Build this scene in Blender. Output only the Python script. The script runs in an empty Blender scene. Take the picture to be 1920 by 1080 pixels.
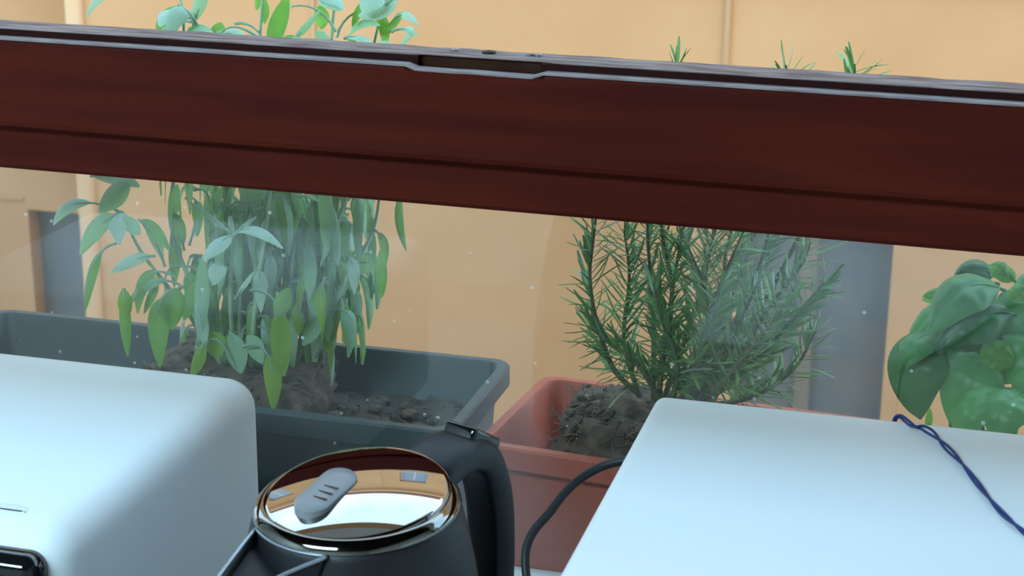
import bpy, bmesh, math, random
from mathutils import Vector, Matrix, noise
random.seed(7)
PI = math.pi
scn = bpy.context.scene
COL = scn.collection

# ------------------------------------------------------------------ camera
F = 3150.0
RC = Matrix(((0.96353, 0.08721, -0.25297), (0.26742, -0.28117, 0.92164), (0.00925, -0.95569, -0.29424)))  # world <- (right, down, forward)
CAM = Vector((0.0, 0.0, 1.56))
cd = bpy.data.cameras.new('camera'); cam = bpy.data.objects.new('camera', cd); COL.objects.link(cam)
m = Matrix.Identity(4)
for r in range(3):
    m[r][0] = RC[r][0]; m[r][1] = -RC[r][1]; m[r][2] = -RC[r][2]; m[r][3] = CAM[r]
cam.matrix_world = m
cd.sensor_width = 36; cd.lens = F / 1920 * 36; cd.clip_start = 0.02; cd.clip_end = 200
cd.dof.use_dof = True; cd.dof.focus_distance = 1.4; cd.dof.aperture_fstop = 18
scn.camera = cam

def ray(px, py):
    return (RC @ Vector((px - 960, py - 540, F))).normalized()
def at(px, py, Y=None, Z=None):
    d = ray(px, py)
    t = (Y - CAM.y) / d.y if Y is not None else (Z - CAM.z) / d.z
    return CAM + d * t

# ------------------------------------------------------------------ sky, sun, exposure
w = bpy.data.worlds.new('sky'); scn.world = w; w.use_nodes = True
nt = w.node_tree; nt.nodes.clear()
o = nt.nodes.new('ShaderNodeOutputWorld'); bg = nt.nodes.new('ShaderNodeBackground')
tc = nt.nodes.new('ShaderNodeTexCoord'); nz = nt.nodes.new('ShaderNodeTexNoise'); nz.inputs['Scale'].default_value = 1.6; nz.inputs['Detail'].default_value = 5
cr = nt.nodes.new('ShaderNodeValToRGB')
cr.color_ramp.elements[0].position = .42; cr.color_ramp.elements[0].color = (.40, .70, 1.0, 1)
cr.color_ramp.elements[1].position = .62; cr.color_ramp.elements[1].color = (.76, .91, 1.0, 1)
nt.links.new(tc.outputs['Generated'], nz.inputs['Vector']); nt.links.new(nz.outputs['Fac'], cr.inputs['Fac'])
nt.links.new(cr.outputs['Color'], bg.inputs['Color']); nt.links.new(bg.outputs[0], o.inputs[0])
bg.inputs['Strength'].default_value = 3.5
w.cycles.sampling_method = 'MANUAL'; w.cycles.sample_map_resolution = 256
vs = scn.view_settings
vs.view_transform = 'Standard'; vs.look = 'None'; vs.gamma = 1; vs.use_curve_mapping = False
vs.exposure = 0.35
scn.cycles.max_bounces = 12; scn.cycles.transparent_max_bounces = 16; scn.cycles.diffuse_bounces = 6

FILL_LAMP = 34.5    # strength of the added fill panel on the ceiling

# ------------------------------------------------------------------ materials
def mat(name, col, rough=.6, metal=0, spec=.5, noise_amt=0, nscale=20, bump=0, bscale=200, col2=None, coat=0, transl=0, back=None, stretch=None, detail=4):
    M = bpy.data.materials.new(name); M.use_nodes = True
    t = M.node_tree; b = t.nodes['Principled BSDF']
    b.inputs['Base Color'].default_value = (*col, 1); b.inputs['Roughness'].default_value = rough
    b.inputs['Metallic'].default_value = metal; b.inputs['Specular IOR Level'].default_value = spec
    b.inputs['Coat Weight'].default_value = coat
    c = t.nodes.new('ShaderNodeTexCoord'); mp = t.nodes.new('ShaderNodeMapping')
    if stretch: mp.inputs['Scale'].default_value = stretch
    t.links.new(c.outputs['Object'], mp.inputs['Vector'])
    colout = None
    if col2 is not None:
        n = t.nodes.new('ShaderNodeTexNoise'); n.inputs['Scale'].default_value = nscale; n.inputs['Detail'].default_value = detail
        t.links.new(mp.outputs[0], n.inputs['Vector'])
        r = t.nodes.new('ShaderNodeValToRGB')
        r.color_ramp.elements[0].position = .35; r.color_ramp.elements[1].position = .65
        r.color_ramp.elements[0].color = (*col, 1); r.color_ramp.elements[1].color = (*col2, 1)
        t.links.new(n.outputs['Fac'], r.inputs['Fac']); colout = r.outputs['Color']
        t.links.new(colout, b.inputs['Base Color'])
    if back is not None:
        g = t.nodes.new('ShaderNodeNewGeometry'); mx = t.nodes.new('ShaderNodeMix'); mx.data_type = 'RGBA'
        t.links.new(g.outputs['Backfacing'], mx.inputs[0])
        if colout: t.links.new(colout, mx.inputs[6])
        else: mx.inputs[6].default_value = (*col, 1)
        mx.inputs[7].default_value = (*back, 1)
        colout = mx.outputs[2]; t.links.new(colout, b.inputs['Base Color'])
    if bump:
        n2 = t.nodes.new('ShaderNodeTexNoise'); n2.inputs['Scale'].default_value = bscale; n2.inputs['Detail'].default_value = 3
        bp = t.nodes.new('ShaderNodeBump'); bp.inputs['Strength'].default_value = bump; bp.inputs['Distance'].default_value = .002
        t.links.new(mp.outputs[0], n2.inputs['Vector']); t.links.new(n2.outputs['Fac'], bp.inputs['Height']); t.links.new(bp.outputs[0], b.inputs['Normal'])
    if transl:
        tr = t.nodes.new('ShaderNodeBsdfTranslucent'); ms = t.nodes.new('ShaderNodeMixShader')
        hs = t.nodes.new('ShaderNodeMix'); hs.data_type = 'RGBA'; hs.blend_type = 'MULTIPLY'; hs.inputs[0].default_value = 1
        hs.inputs[7].default_value = (1.0, 1.25, .25, 1)
        if colout: t.links.new(colout, hs.inputs[6])
        else: hs.inputs[6].default_value = (*col, 1)
        t.links.new(hs.outputs[2], tr.inputs['Color'])
        ms.inputs[0].default_value = transl
        out = t.nodes['Material Output']
        t.links.new(b.outputs[0], ms.inputs[1]); t.links.new(tr.outputs[0], ms.inputs[2]); t.links.new(ms.outputs[0], out.inputs[0])
    return M

ochre = mat('ochre_render', (.55, .295, .135), .9, col2=(.60, .335, .16), nscale=.9, bump=.3, bscale=30, spec=.1)
ochre_pale = mat('pale_and_lit_ochre', (.70, .43, .235), .9, spec=.1)
ochre_shaded = mat('shaded_ochre_render', (.45, .235, .105), .9, col2=(.50, .27, .125), nscale=1.2, spec=.1)
stone = mat('pale_stone', (.55, .55, .52), .7, col2=(.48, .47, .45), nscale=3)
door_grey = mat('weathered_dark_door', (.115, .125, .13), .7, col2=(.15, .14, .125), nscale=4)
win_glass = mat('dark_window_glass', (.25, .3, .34), .1)
roof_tile = mat('roof_tile', (.30, .13, .08), .8)
street = mat('street_stone', (.28, .26, .24), .9, col2=(.22, .21, .2), nscale=4)
wood = mat('mahogany_varnish', (.082, .010, .0045), .6, col2=(.052, .0060, .0035), nscale=5, stretch=(.6, 8, 8), spec=.07, bump=.08, bscale=60)
wood_worn = mat('weathered_wood_edge', (.30, .22, .20), .85, col2=(.13, .065, .055), nscale=22, stretch=(1, 6, 6), bump=.4, bscale=120)
wood_shaded = mat('shaded_mahogany_rebate', (.03, .008, .007), .7, spec=.05)
wood_notch = mat('bare_brown_wood', (.045, .022, .011), .8, col2=(.04, .013, .009), nscale=30, spec=.05)
wood_line = mat('chipped_lit_edge', (.30, .25, .24), .7, col2=(.20, .14, .135), nscale=40, stretch=(1, 5, 5))
metal = mat('dull_metal', (.35, .36, .38), .4, metal=1)
plaster = mat('white_plaster', (.62, .60, .57), .9, bump=.1)
dark_boards = mat('boards_dark_for_lid', (.03, .016, .010), .6, col2=(.02, .010, .007), nscale=5, stretch=(1, 9, 9), spec=.2)
tile = mat('floor_tile', (.35, .3, .26), .5)
worktop = mat('pale_worktop', (.33, .345, .345), .45, col2=(.28, .29, .29), nscale=30)
cab = mat('cabinet_white', (.55, .52, .48), .5)
white_enamel = mat('white_enamel', (.80, .82, .82), .42, spec=.4)
white_plastic = mat('white_plastic', (.80, .82, .82), .5, spec=.35)
black_gloss = mat('black_gloss', (.006, .006, .007), .04, spec=.6)
black_matte = mat('black_matte', (.010, .010, .012), .45, spec=.35, bump=.03, bscale=2500)
black_rubber = mat('black_rubber', (.010, .010, .011), .5)
lid_mirror = mat('black_chrome', (.38, .36, .345), .02, metal=1)
ring_mirror = mat('dark_chrome_ring', (.20, .195, .18), .06, metal=1)
grey_button = mat('grey_plastic', (.23, .235, .25), .4)
grey_rim = mat('grey_metal_rim', (.38, .42, .46), .3, metal=.6)
green_plastic = mat('dark_green_plastic', (.046, .072, .076), .45, col2=(.055, .080, .084), nscale=12, spec=.5)
terra = mat('terracotta_plastic', (.58, .135, .082), .5, col2=(.52, .12, .07), nscale=9, spec=.4)
soil_m = mat('potting_soil', (.055, .038, .028), .95, col2=(.105, .075, .055), nscale=60, bump=.9, bscale=180)
root_m = mat('root_ball', (.085, .058, .038), .95, col2=(.17, .125, .085), nscale=80, bump=1, bscale=220)
root_fibre = mat('root_fibre', (.22, .17, .12), .9)
bark_m = mat('bark_chip', (.16, .095, .065), .9, col2=(.09, .06, .045), nscale=60)
perlite_m = mat('perlite', (.6, .58, .52), .8)
sage_stem = mat('sage_stem', (.42, .60, .36), .75, transl=0)
sage_stem_brown = mat('sage_woody_stem', (.24, .26, .16), .8)
SL = [mat('sage_leaf_grey_green', (.33, .56, .37), .65, col2=(.40, .63, .44), nscale=60, transl=.28, back=(.34, .50, .36), bump=.5, bscale=500, spec=.3),
      mat('sage_leaf_green', (.23, .46, .14), .65, col2=(.29, .53, .19), nscale=60, transl=.35, back=(.24, .40, .20), bump=.5, bscale=500, spec=.3),
      mat('sage_leaf_pale', (.47, .67, .56), .7, col2=(.54, .73, .63), nscale=60, transl=.22, back=(.40, .56, .45), bump=.5, bscale=500, spec=.3),
      mat('sage_leaf_yellow_green', (.26, .46, .06), .65, col2=(.34, .54, .09), nscale=50, transl=.4, back=(.28, .42, .14), bump=.5, bscale=500, spec=.3)]
rose_stem = mat('rosemary_stem', (.16, .15, .07), .8, col2=(.12, .17, .07), nscale=20)
RN = [mat('rosemary_needle_dark', (.15, .34, .09), .5, transl=.15, spec=.5),
      mat('rosemary_needle_mid', (.27, .50, .14), .5, transl=.2, spec=.5),
      mat('rosemary_needle_pale', (.42, .60, .40), .5, transl=.15, spec=.5)]
BL = [mat('basil_leaf', (.075, .31, .08), .36, col2=(.105, .38, .10), nscale=25, transl=.22, bump=.5, bscale=90, spec=.5),
      mat('basil_leaf_bright', (.13, .38, .04), .4, col2=(.18, .46, .05), nscale=25, transl=.45, bump=.4, bscale=90, spec=.5),
      mat('basil_leaf_dark', (.035, .17, .04), .36, col2=(.048, .21, .045), nscale=25, transl=.15, bump=.5, bscale=90, spec=.5)]
blue_thread = mat('navy_cord', (.012, .03, .13), .6)

# window glass: clear pane, faint dust
gm = bpy.data.materials.new('dusty_window_glass'); gm.use_nodes = True
t = gm.node_tree; t.nodes.clear()
out = t.nodes.new('ShaderNodeOutputMaterial'); trn = t.nodes.new('ShaderNodeBsdfTransparent'); trn.inputs[0].default_value = (.865, .86, .85, 1)
gl = t.nodes.new('ShaderNodeBsdfGlossy'); gl.inputs['Roughness'].default_value = .015
fr = t.nodes.new('ShaderNodeFresnel'); geo = t.nodes.new('ShaderNodeNewGeometry'); ior = t.nodes.new('ShaderNodeMapRange')   # same reflectance on both faces of the pane
ior.inputs['To Min'].default_value = 1.66; ior.inputs['To Max'].default_value = 1 / 1.66
t.links.new(geo.outputs['Backfacing'], ior.inputs['Value']); t.links.new(ior.outputs[0], fr.inputs['IOR'])
df = t.nodes.new('ShaderNodeBsdfDiffuse'); df.inputs[0].default_value = (.8, .8, .78, 1)
m1 = t.nodes.new('ShaderNodeMixShader'); m2 = t.nodes.new('ShaderNodeMixShader')
tcn = t.nodes.new('ShaderNodeTexCoord')
n1 = t.nodes.new('ShaderNodeTexNoise'); n1.inputs['Scale'].default_value = 4; n1.inputs['Detail'].default_value = 4
r1 = t.nodes.new('ShaderNodeMapRange'); r1.inputs['From Min'].default_value = .3; r1.inputs['From Max'].default_value = .75; r1.inputs['To Min'].default_value = .005; r1.inputs['To Max'].default_value = .018
v1 = t.nodes.new('ShaderNodeTexVoronoi'); v1.inputs['Scale'].default_value = 34
lt = t.nodes.new('ShaderNodeMath'); lt.operation = 'LESS_THAN'; lt.inputs[1].default_value = .055
n3 = t.nodes.new('ShaderNodeMath'); n3.operation = 'MULTIPLY_ADD'; n3.inputs[1].default_value = .35
t.links.new(tcn.outputs['Object'], n1.inputs['Vector']); t.links.new(tcn.outputs['Object'], v1.inputs['Vector'])
t.links.new(n1.outputs['Fac'], r1.inputs['Value']); t.links.new(v1.outputs['Distance'], lt.inputs[0])
t.links.new(lt.outputs[0], n3.inputs[0]); t.links.new(r1.outputs[0], n3.inputs[2])
t.links.new(fr.outputs[0], m1.inputs[0]); t.links.new(trn.outputs[0], m1.inputs[1]); t.links.new(gl.outputs[0], m1.inputs[2])
t.links.new(n3.outputs[0], m2.inputs[0]); t.links.new(m1.outputs[0], m2.inputs[1]); t.links.new(df.outputs[0], m2.inputs[2]); t.links.new(m2.outputs[0], out.inputs[0])

# ------------------------------------------------------------------ helpers
def link(name, me, material=None, parent=None, smooth=False):
    ob = bpy.data.objects.new(name, me); COL.objects.link(ob)
    if material is not None and not me.materials: me.materials.append(material)
    if smooth:
        for p in me.polygons: p.use_smooth = True
    if parent: ob.parent = parent
    return ob
def from_bm(name, bm, material, parent=None, smooth=False, autosmooth=None):
    bmesh.ops.recalc_face_normals(bm, faces=bm.faces)
    me = bpy.data.meshes.new(name); bm.to_mesh(me); bm.free()
    ob = link(name, me, material, parent, smooth)
    if autosmooth is not None:
        for p in me.polygons: p.use_smooth = True
        me.set_sharp_from_angle(angle=math.radians(autosmooth))
    return ob
def bbox(bm, x0, x1, y0, y1, z0, z1, bev=0, seg=3):
    b = bmesh.new(); r = bmesh.ops.create_cube(b, size=1)
    for v in b.verts:
        v.co = Vector((x0 + (v.co.x + .5) * (x1 - x0), y0 + (v.co.y + .5) * (y1 - y0), z0 + (v.co.z + .5) * (z1 - z0)))
    if bev: bmesh.ops.bevel(b, geom=list(b.edges), offset=bev, segments=seg, profile=.5, affect='EDGES')
    tmp = bpy.data.meshes.new('t'); b.to_mesh(tmp); b.free(); bm.from_mesh(tmp); bpy.data.meshes.remove(tmp)
def box(name, x0, x1, y0, y1, z0, z1, material, parent=None, bev=0, seg=3):
    bm = bmesh.new(); bbox(bm, x0, x1, y0, y1, z0, z1, bev, seg)
    return from_bm(name, bm, material, parent, autosmooth=35 if bev else None)
def empty(name, loc=(0, 0, 0), rz=0):
    e = bpy.data.objects.new(name, None); COL.objects.link(e); e.location = loc; e.rotation_euler.z = rz; e.empty_display_size = .05
    return e
def tag(o, label=None, cat=None, group=None, kind=None):
    if label: o['label'] = label
    if cat: o['category'] = cat
    if group: o['group'] = group
    if kind: o['kind'] = kind
    return o
def loft(bm, loops, closed=True, cap0=False, cap1=False):
    rows = [[bm.verts.new(p) for p in lp] for lp in loops]
    n = len(rows[0])
    for a, b in zip(rows[:-1], rows[1:]):
        for i in range(n if closed else n - 1):
            j = (i + 1) % n
            bm.faces.new((a[i], a[j], b[j], b[i]))
    if cap0: bm.faces.new(rows[0])
    if cap1: bm.faces.new(rows[-1])
    return rows
def frames(pts):
    out = []
    up = None
    for i, p in enumerate(pts):
        a = pts[max(i - 1, 0)]; b = pts[min(i + 1, len(pts) - 1)]
        tg = (b - a).normalized()
        if up is None:
            ref = Vector((0, 0, 1)) if abs(tg.z) < .9 else Vector((1, 0, 0))
            up = (ref - tg * ref.dot(tg)).normalized()
        else:
            up = (up - tg * up.dot(tg)).normalized()
        out.append((tg, up, tg.cross(up)))
    return out
def catmull(pts, sub=8):
    P = [Vector(p) for p in pts]; P = [P[0] * 2 - P[1]] + P + [P[-1] * 2 - P[-2]]
    res = []
    for i in range(1, len(P) - 2):
        for k in range(sub):
            s = k / sub
            a, b, c, d = P[i - 1:i + 3]
            res.append(.5 * ((2 * b) + (c - a) * s + (2 * a - 5 * b + 4 * c - d) * s * s + (3 * b - a - 3 * c + d) * s ** 3))
    res.append(P[-2])
    return res
def tube(bm, pts, r, n=8):
    pts = [Vector(p) for p in pts]
    rr = r if callable(r) else (lambda s: r)
    loops = []
    for i, (p, (tg, u, v)) in enumerate(zip(pts, frames(pts))):
        q = rr(i / (len(pts) - 1))
        loops.append([p + (u * math.cos(2 * PI * k / n) + v * math.sin(2 * PI * k / n)) * q for k in range(n)])
    loft(bm, loops, cap0=True, cap1=True)
def lathe(bm, prof, n=64, cap0=False, cap1=False):
    loft(bm, [[Vector((r * math.cos(2 * PI * k / n), r * math.sin(2 * PI * k / n), z)) for k in range(n)] for r, z in prof], cap0=cap0, cap1=cap1)
def extrude_x(bm, prof, x0, x1, closed=True):
    loft(bm, [[Vector((x, y, z)) for y, z in prof] for x in (x0, x1)], closed=closed, cap0=closed, cap1=closed)

# ------------------------------------------------------------------ room shell
GY = 1.25
def structure(o, label=None):
    o['kind'] = 'structure'
    if label: o['label'] = label
    return o
structure(box('floor', -2.3, 1.6, -2.4, 1.62, -.1, 0, tile), 'brown tiled kitchen floor')
structure(box('ceiling', -2.3, 1.6, -2.4, 1.45, 2.55, 2.65, dark_boards), 'unseen kitchen ceiling, coloured dark for the lid reflection')  # boards coloured near black so the kettle lid reflects no bright ceiling
structure(box('wall_back', -2.4, 1.7, -2.5, -2.4, 0, 2.6, plaster), 'white wall behind the viewer')
structure(box('wall_left', -2.4, -2.3, -2.4, 1.45, 0, 2.6, plaster), 'white side wall of the kitchen on the left')
structure(box('wall_right', 1.6, 1.7, -2.4, 1.45, 0, 2.6, plaster), 'white side wall of the kitchen on the right')
WX0, WX1, WZ1 = -1.75, 1.25, 2.12
bm = bmesh.new()
bbox(bm, -2.4, WX0, 1.21, 1.45, 0, 2.6); bbox(bm, WX1, 1.7, 1.21, 1.45, 0, 2.6)
bbox(bm, WX0, WX1, 1.21, 1.45, WZ1, 2.6); bbox(bm, WX0, WX1, 1.27, 1.45, 0, .80)
structure(box('trim_2', WX0 - .1, WX1 + .1, 1.19, 1.209, WZ1 - .02, 2.549, dark_boards), 'added dark panel above the window for the lid reflection')  # added out of view to darken what the kettle lid reflects
structure(from_bm('wall_front', bm, plaster), 'white wall around the kitchen window')
# own street front
bm = bmesh.new()
bbox(bm, -9, WX0, 1.452, 1.5, -5, 6.5); bbox(bm, WX1, 8, 1.452, 1.5, -5, 6.5); bbox(bm, WX0, WX1, 1.452, 1.5, -5, .80); bbox(bm, WX0, WX1, 1.452, 1.5, WZ1, 6.5)
structure(from_bm('wall_outside', bm, ochre), 'ochre outer face of the house wall around the window')
structure(box('trim_1', WX0 - .05, WX1 + .05, 1.262, 1.72, .802, .845, stone, bev=.005), 'outer stone window ledge under the planters')

# window: sash rail, glazing bead, pane
win = empty('window_1', (0, GY, 1.28)); structure(win, 'brown varnished wooden window with dusty lower pane')
def zsag(x): return -.0085 * (x + .4)
def sash(name, prof, mat_, xs=(WX0, WX1), notch=None):
    bm = bmesh.new()
    N = 24
    loops = []
    x0, x1 = xs
    for i in range(N + 1):
        x = x0 + (x1 - x0) * i / N
        loops.append([Vector((x, y - GY, z + zsag(x) - 1.28)) for y, z in prof])
    loft(bm, loops, cap0=True, cap1=True)
    return from_bm(name, bm, mat_, win)
NX0, NX1 = -.417, -.318   # lock recess
mainp = [(1.225, 1.268), (1.2235, 1.272), (1.2235, 1.338), (1.225, 1.3418), (1.2352, 1.3418), (1.2435, 1.262), (1.236, 1.262)]
for xs in ((WX0, NX0 - .006), (NX1 + .006, WX1)):
    sash('sash_rail', mainp, wood, xs)
mp2 = [(1.225, 1.268), (1.2235, 1.272), (1.2235, 1.3375), (1.225, 1.3388), (1.2415, 1.3388), (1.2435, 1.262), (1.236, 1.262)]
sash('sash_rail', mp2, wood, (NX0 - .006, NX1 + .006))
# exposed pale edge of the ledge (chipped varnish, sky light painted in), follows the notch
bm = bmesh.new()
pathx = [(WX0, 1.3419), (-1.3, 1.3421), (-.9, 1.3418), (-.6, 1.3420), (NX0 - .006, 1.3419), (NX0 + .002, 1.3390), (-.385, 1.3387), (-.37, 1.3391), (-.35, 1.3387), (NX1 - .004, 1.3385), (NX1 + .006, 1.3419), (0, 1.3420), (.5, 1.3418), (WX1, 1.3420)]
loops = []
for x, z in pathx:
    zz = z + zsag(x) - 1.28
    loops.append([Vector((x, 1.2226 - GY, zz - .0012)), Vector((x, 1.2226 - GY, zz + .0004)), Vector((x, 1.2350 - GY, zz + .0006)), Vector((x, 1.2350 - GY, zz - .0002))])
loft(bm, loops, cap0=True, cap1=True)
from_bm('ledge_edge', bm, wood_line, win)
# riser and weathered top
for xs in ((WX0, NX0), (NX1, WX1)):
    sash('rebate', [(1.2352, 1.33), (1.2352, 1.3472), (1.252, 1.3472), (1.252, 1.33)], wood_shaded, xs)  # riser's shade is put into a darker mahogany colour
sash('lock_recess', [(1.2425, 1.33), (1.2425, 1.3472), (1.252, 1.3472), (1.252, 1.33)], wood_notch, (NX0, NX1))
sash('top_edge', [(1.2521, 1.33), (1.2521, 1.3474), (1.276, 1.3470), (1.280, 1.345), (1.280, 1.33)], wood)
bm = bmesh.new()
random.seed(3)
loops = []
N = 260
for i in range(N + 1):
    x = WX0 + (WX1 - WX0) * i / N
    dz = .0007 * noise.noise(Vector((x * 30, 0, 0))) + .0004 * noise.noise(Vector((x * 120, 3, 0)))
    wd = .003 * noise.noise(Vector((x * 18, 9, 0)))
    z = 1.3476 + zsag(x) - 1.28
    loops.append([Vector((x, 1.2360 - GY + max(0, wd) * .6 + (.0035 if NX0 < x < NX1 else 0), z)), Vector((x, 1.2380 - GY + (.0035 if NX0 < x < NX1 else 0), z + .0006 + dz * .5)), Vector((x, 1.277 - GY, z + .0006 + dz)), Vector((x, 1.279 - GY, z - .001))])
loft(bm, loops, cap0=True, cap1=True)
from_bm('weathered_edge', bm, wood_worn, win, smooth=True)
# outside half of the rail, bead
sash('outer_rail', [(1.256, 1.232), (1.256, 1.3465), (1.2795, 1.3455), (1.2795, 1.232)], wood)
sash('glazing_bead', [(1.2365, 1.2635), (1.2375, 1.231), (1.2405, 1.2275), (1.2475, 1.2275), (1.2475, 1.2635)], wood)
# pane
bm = bmesh.new(); bbox(bm, WX0, WX1, -.002, .002, .905 - 1.28, 1.24 - 1.28)
from_bm('glass_pane', bm, gm, win)
box('bottom_strip', WX0, WX1, -.012, .008, .890 - 1.28, .9105 - 1.28, stone, win, bev=.002)
# lock plate and screws in the weathered top
bm = bmesh.new()
for i in range(1):
    lathe(bm, [(0.0001, 1.0), (.0035, 1.0), (.0045, 0), (.0001, 0)], 20)
bm.free()
for sx, rr in ((-.395, .0035), (-.367, .0055), (-.334, .003), (-.327, .0035)):
    bm = bmesh.new(); lathe(bm, [(.0002, .0003), (rr * .45, .0004), (rr * .5, .0011), (rr, .0012), (rr, -.0005)], 20)
    s_ = from_bm('screw', bm, metal if rr < .005 else black_rubber, win); s_.location = (sx, 1.262 - GY, 1.3488 + zsag(sx) - 1.28)
# side stiles and upper casing, beyond the picture
bm = bmesh.new()
bbox(bm, WX0, WX0 + .06, -.03, .04, .89 - 1.28, WZ1 - 1.28); bbox(bm, WX1 - .06, WX1, -.03, .04, .89 - 1.28, WZ1 - 1.28); bbox(bm, WX0, WX1, -.03, .04, WZ1 - .05 - 1.28, WZ1 - 1.28)
from_bm('window_casing', bm, wood, win)

# added fill panel out of view: a glowing tray brightens boxes and rail
cl = empty('fill_light_panel', (-1.15, -.75, 2.549)); tag(cl, 'added fill light panel on the unseen kitchen ceiling', 'fill_lamp')
em = bpy.data.materials.new('fill_diffuser'); em.use_nodes = True
eb = em.node_tree.nodes['Principled BSDF']; eb.inputs['Emission Color'].default_value = (.56, .86, 1.04, 1); eb.inputs['Emission Strength'].default_value = FILL_LAMP
box('housing', -.62, .62, -.32, .32, -.04, -.001, plaster, cl, bev=.004)
box('diffuser', -.6, .6, -.3, .3, -.052, -.0405, em, cl, bev=.003)

# ------------------------------------------------------------------ counter
ct = empty('worktop', (-.35, .9, .865)); tag(ct, 'pale worktop running under the window beneath the kettle', 'worktop')
c_ = box('slab', WX0 + .35, WX1 + .0, -.30, .325, 0, .040, worktop, ct, bev=.003)
cb = empty('base_cabinet', (-.35, .9, 0)); tag(cb, 'pale kitchen base cabinet carrying the worktop under the window', 'cabinet')
box('carcass', -1.0, 1.55, -.27, .325, .08, .864, cab, cb, bev=.002)
box('plinth', -1.0, 1.55, -.22, .3, 0, .08, black_matte, cb)
for i in range(4):
    x = -1.0 + i * .64
    d_ = box('door', x + .003, x + .634, -.29, -.271, .1, .85, cab, cb, bev=.003)
    box('handle', x + .56, x + .575, -.31, -.291, .6, .75, metal, d_, bev=.004)

# ------------------------------------------------------------------ opposite facade
FY = 12.0
fac = empty('building', (0, FY, -5)); tag(fac, 'ochre rendered building across the street behind the plants', 'building')
def fbox(name, x0, x1, y0, y1, z0, z1, mt, parent=fac, bev=0):
    px_, py_, pz_ = (0, FY, -5)
    return box(name, x0 - px_, x1 - px_, y0 - py_, y1 - py_, z0 - pz_, z1 - pz_, mt, parent, bev)
def hole_wall(name, x0, x1, z0, z1, holes, y0, y1, mt):
    xs = sorted({x0, x1, *[h[0] for h in holes], *[h[1] for h in holes]}); zs = sorted({z0, z1, *[h[2] for h in holes], *[h[3] for h in holes]})
    bm = bmesh.new()
    for a, b in zip(xs[:-1], xs[1:]):
        run = None
        for c, d in zip(zs[:-1], zs[1:]):
            cx, cz = (a + b) / 2, (c + d) / 2
            solid = not any(h[0] < cx < h[1] and h[2] < cz < h[3] for h in holes)
            if solid:
                run = (run[0], d) if run else (c, d)
            if (not solid or d == zs[-1]) and run:
                bbox(bm, a, b, y0 - FY, y1 - FY, run[0] + 5, run[1] + 5); run = None
    return from_bm(name, bm, mt, fac)
ROOF = 10.8
doorA = (-7.57, -7.03, -4.2, -2.01); doorB = (-1.56, -1.10, -4.3, -1.45); doorC = (-.985, -.44, -4.3, -1.45)
wins = []
for zc in (.9, 3.6, 7.9):
    for xc in (-9.6, -6.6, -3.6, -.6, 2.4, 5.4):
        wins.append((xc - .55, xc + .55, zc, zc + 1.6))
hole_wall('facade', -6.98, 9, -5, ROOF, [(doorB[0], doorC[1], doorB[2], doorC[3])] + [w_ for w_ in wins if w_[0] > -6.9], FY, FY + .5, ochre)
hole_wall('set_back_facade', -14, -7.0, -5, ROOF, [(doorA[0], doorA[1], doorA[2], doorA[3])] + [w_ for w_ in wins if w_[1] < -7.1], FY + .14, FY + .6, ochre_shaded)  # shade on the set-back wall is put into a deeper ochre
fbox('lit_pilaster', -6.99, -6.845, FY - .05, FY + .25, -5, ROOF, ochre_pale, bev=.03)  # light catching this strip is painted in as a paler ochre
for d in (doorA, doorB, doorC):
    yo = .14 if d is doorA else 0
    dd = fbox('door', d[0], d[1], FY + yo + .16, FY + yo + .2, d[2], d[3], door_grey)
    fbox('door_rail', d[0] + .04, d[1] - .04, FY + yo + .15, FY + yo + .165, d[2] + 1.0, d[2] + 1.08, door_grey, dd)
    dd['label'] = 'dark grey door in the facade'
pier = fbox('pier', -1.10, -.985, FY + .12, FY + .3, -4.3, -1.45, mat('brown_post', (.20, .15, .105), .8))
fbox('downpipe', -1.735, -1.695, FY - .03, FY - .001, -5, ROOF - .3, mat('faded_brown_pipe', (.50, .30, .15), .8), bev=.012)
fbox('downpipe', -4.90, -4.87, FY - .02, FY - .001, -5, ROOF - .3, mat('faded_tan_pipe', (.56, .33, .16), .8), bev=.01)
fbox('string_course', -14, 9, FY - .08, FY - .001, .2, .4, ochre_pale, bev=.02)
fbox('string_course', -14, 9, FY - .08, FY - .001, 3.0, 3.15, ochre_pale, bev=.02)
fbox('cornice', -14, 9.1, FY - .35, FY + .6, ROOF, ROOF + .25, ochre_pale, bev=.04)
fbox('roof', -14.2, 9.2, FY - .5, FY + 3, ROOF + .25, ROOF + .45, roof_tile)
fbox('stone_band', -7.95, -7.6, FY + .12, FY + .139, -1.93, -1.905, ochre_shaded)
for h in wins:
    yo = .14 if h[1] < -7.1 else 0
    wf = fbox('window', h[0], h[1], FY + yo + .18, FY + yo + .22, h[2], h[3], stone)
    for s in (0, 1):
        a = h[0] + .06 + s * .52; fbox('pane', a, a + .44, FY + yo + .168, FY + yo + .179, h[2] + .08, h[3] - .08, win_glass, wf)
    fbox('window_sill', h[0] - .08, h[1] + .08, FY + yo - .06, FY + yo + .17, h[2] - .08, h[2] - .001, stone, wf)
structure(box('ground', -16, 12, 1.5, 16, -5.1, -5.0, street), 'stone paved street far below the window')

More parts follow.
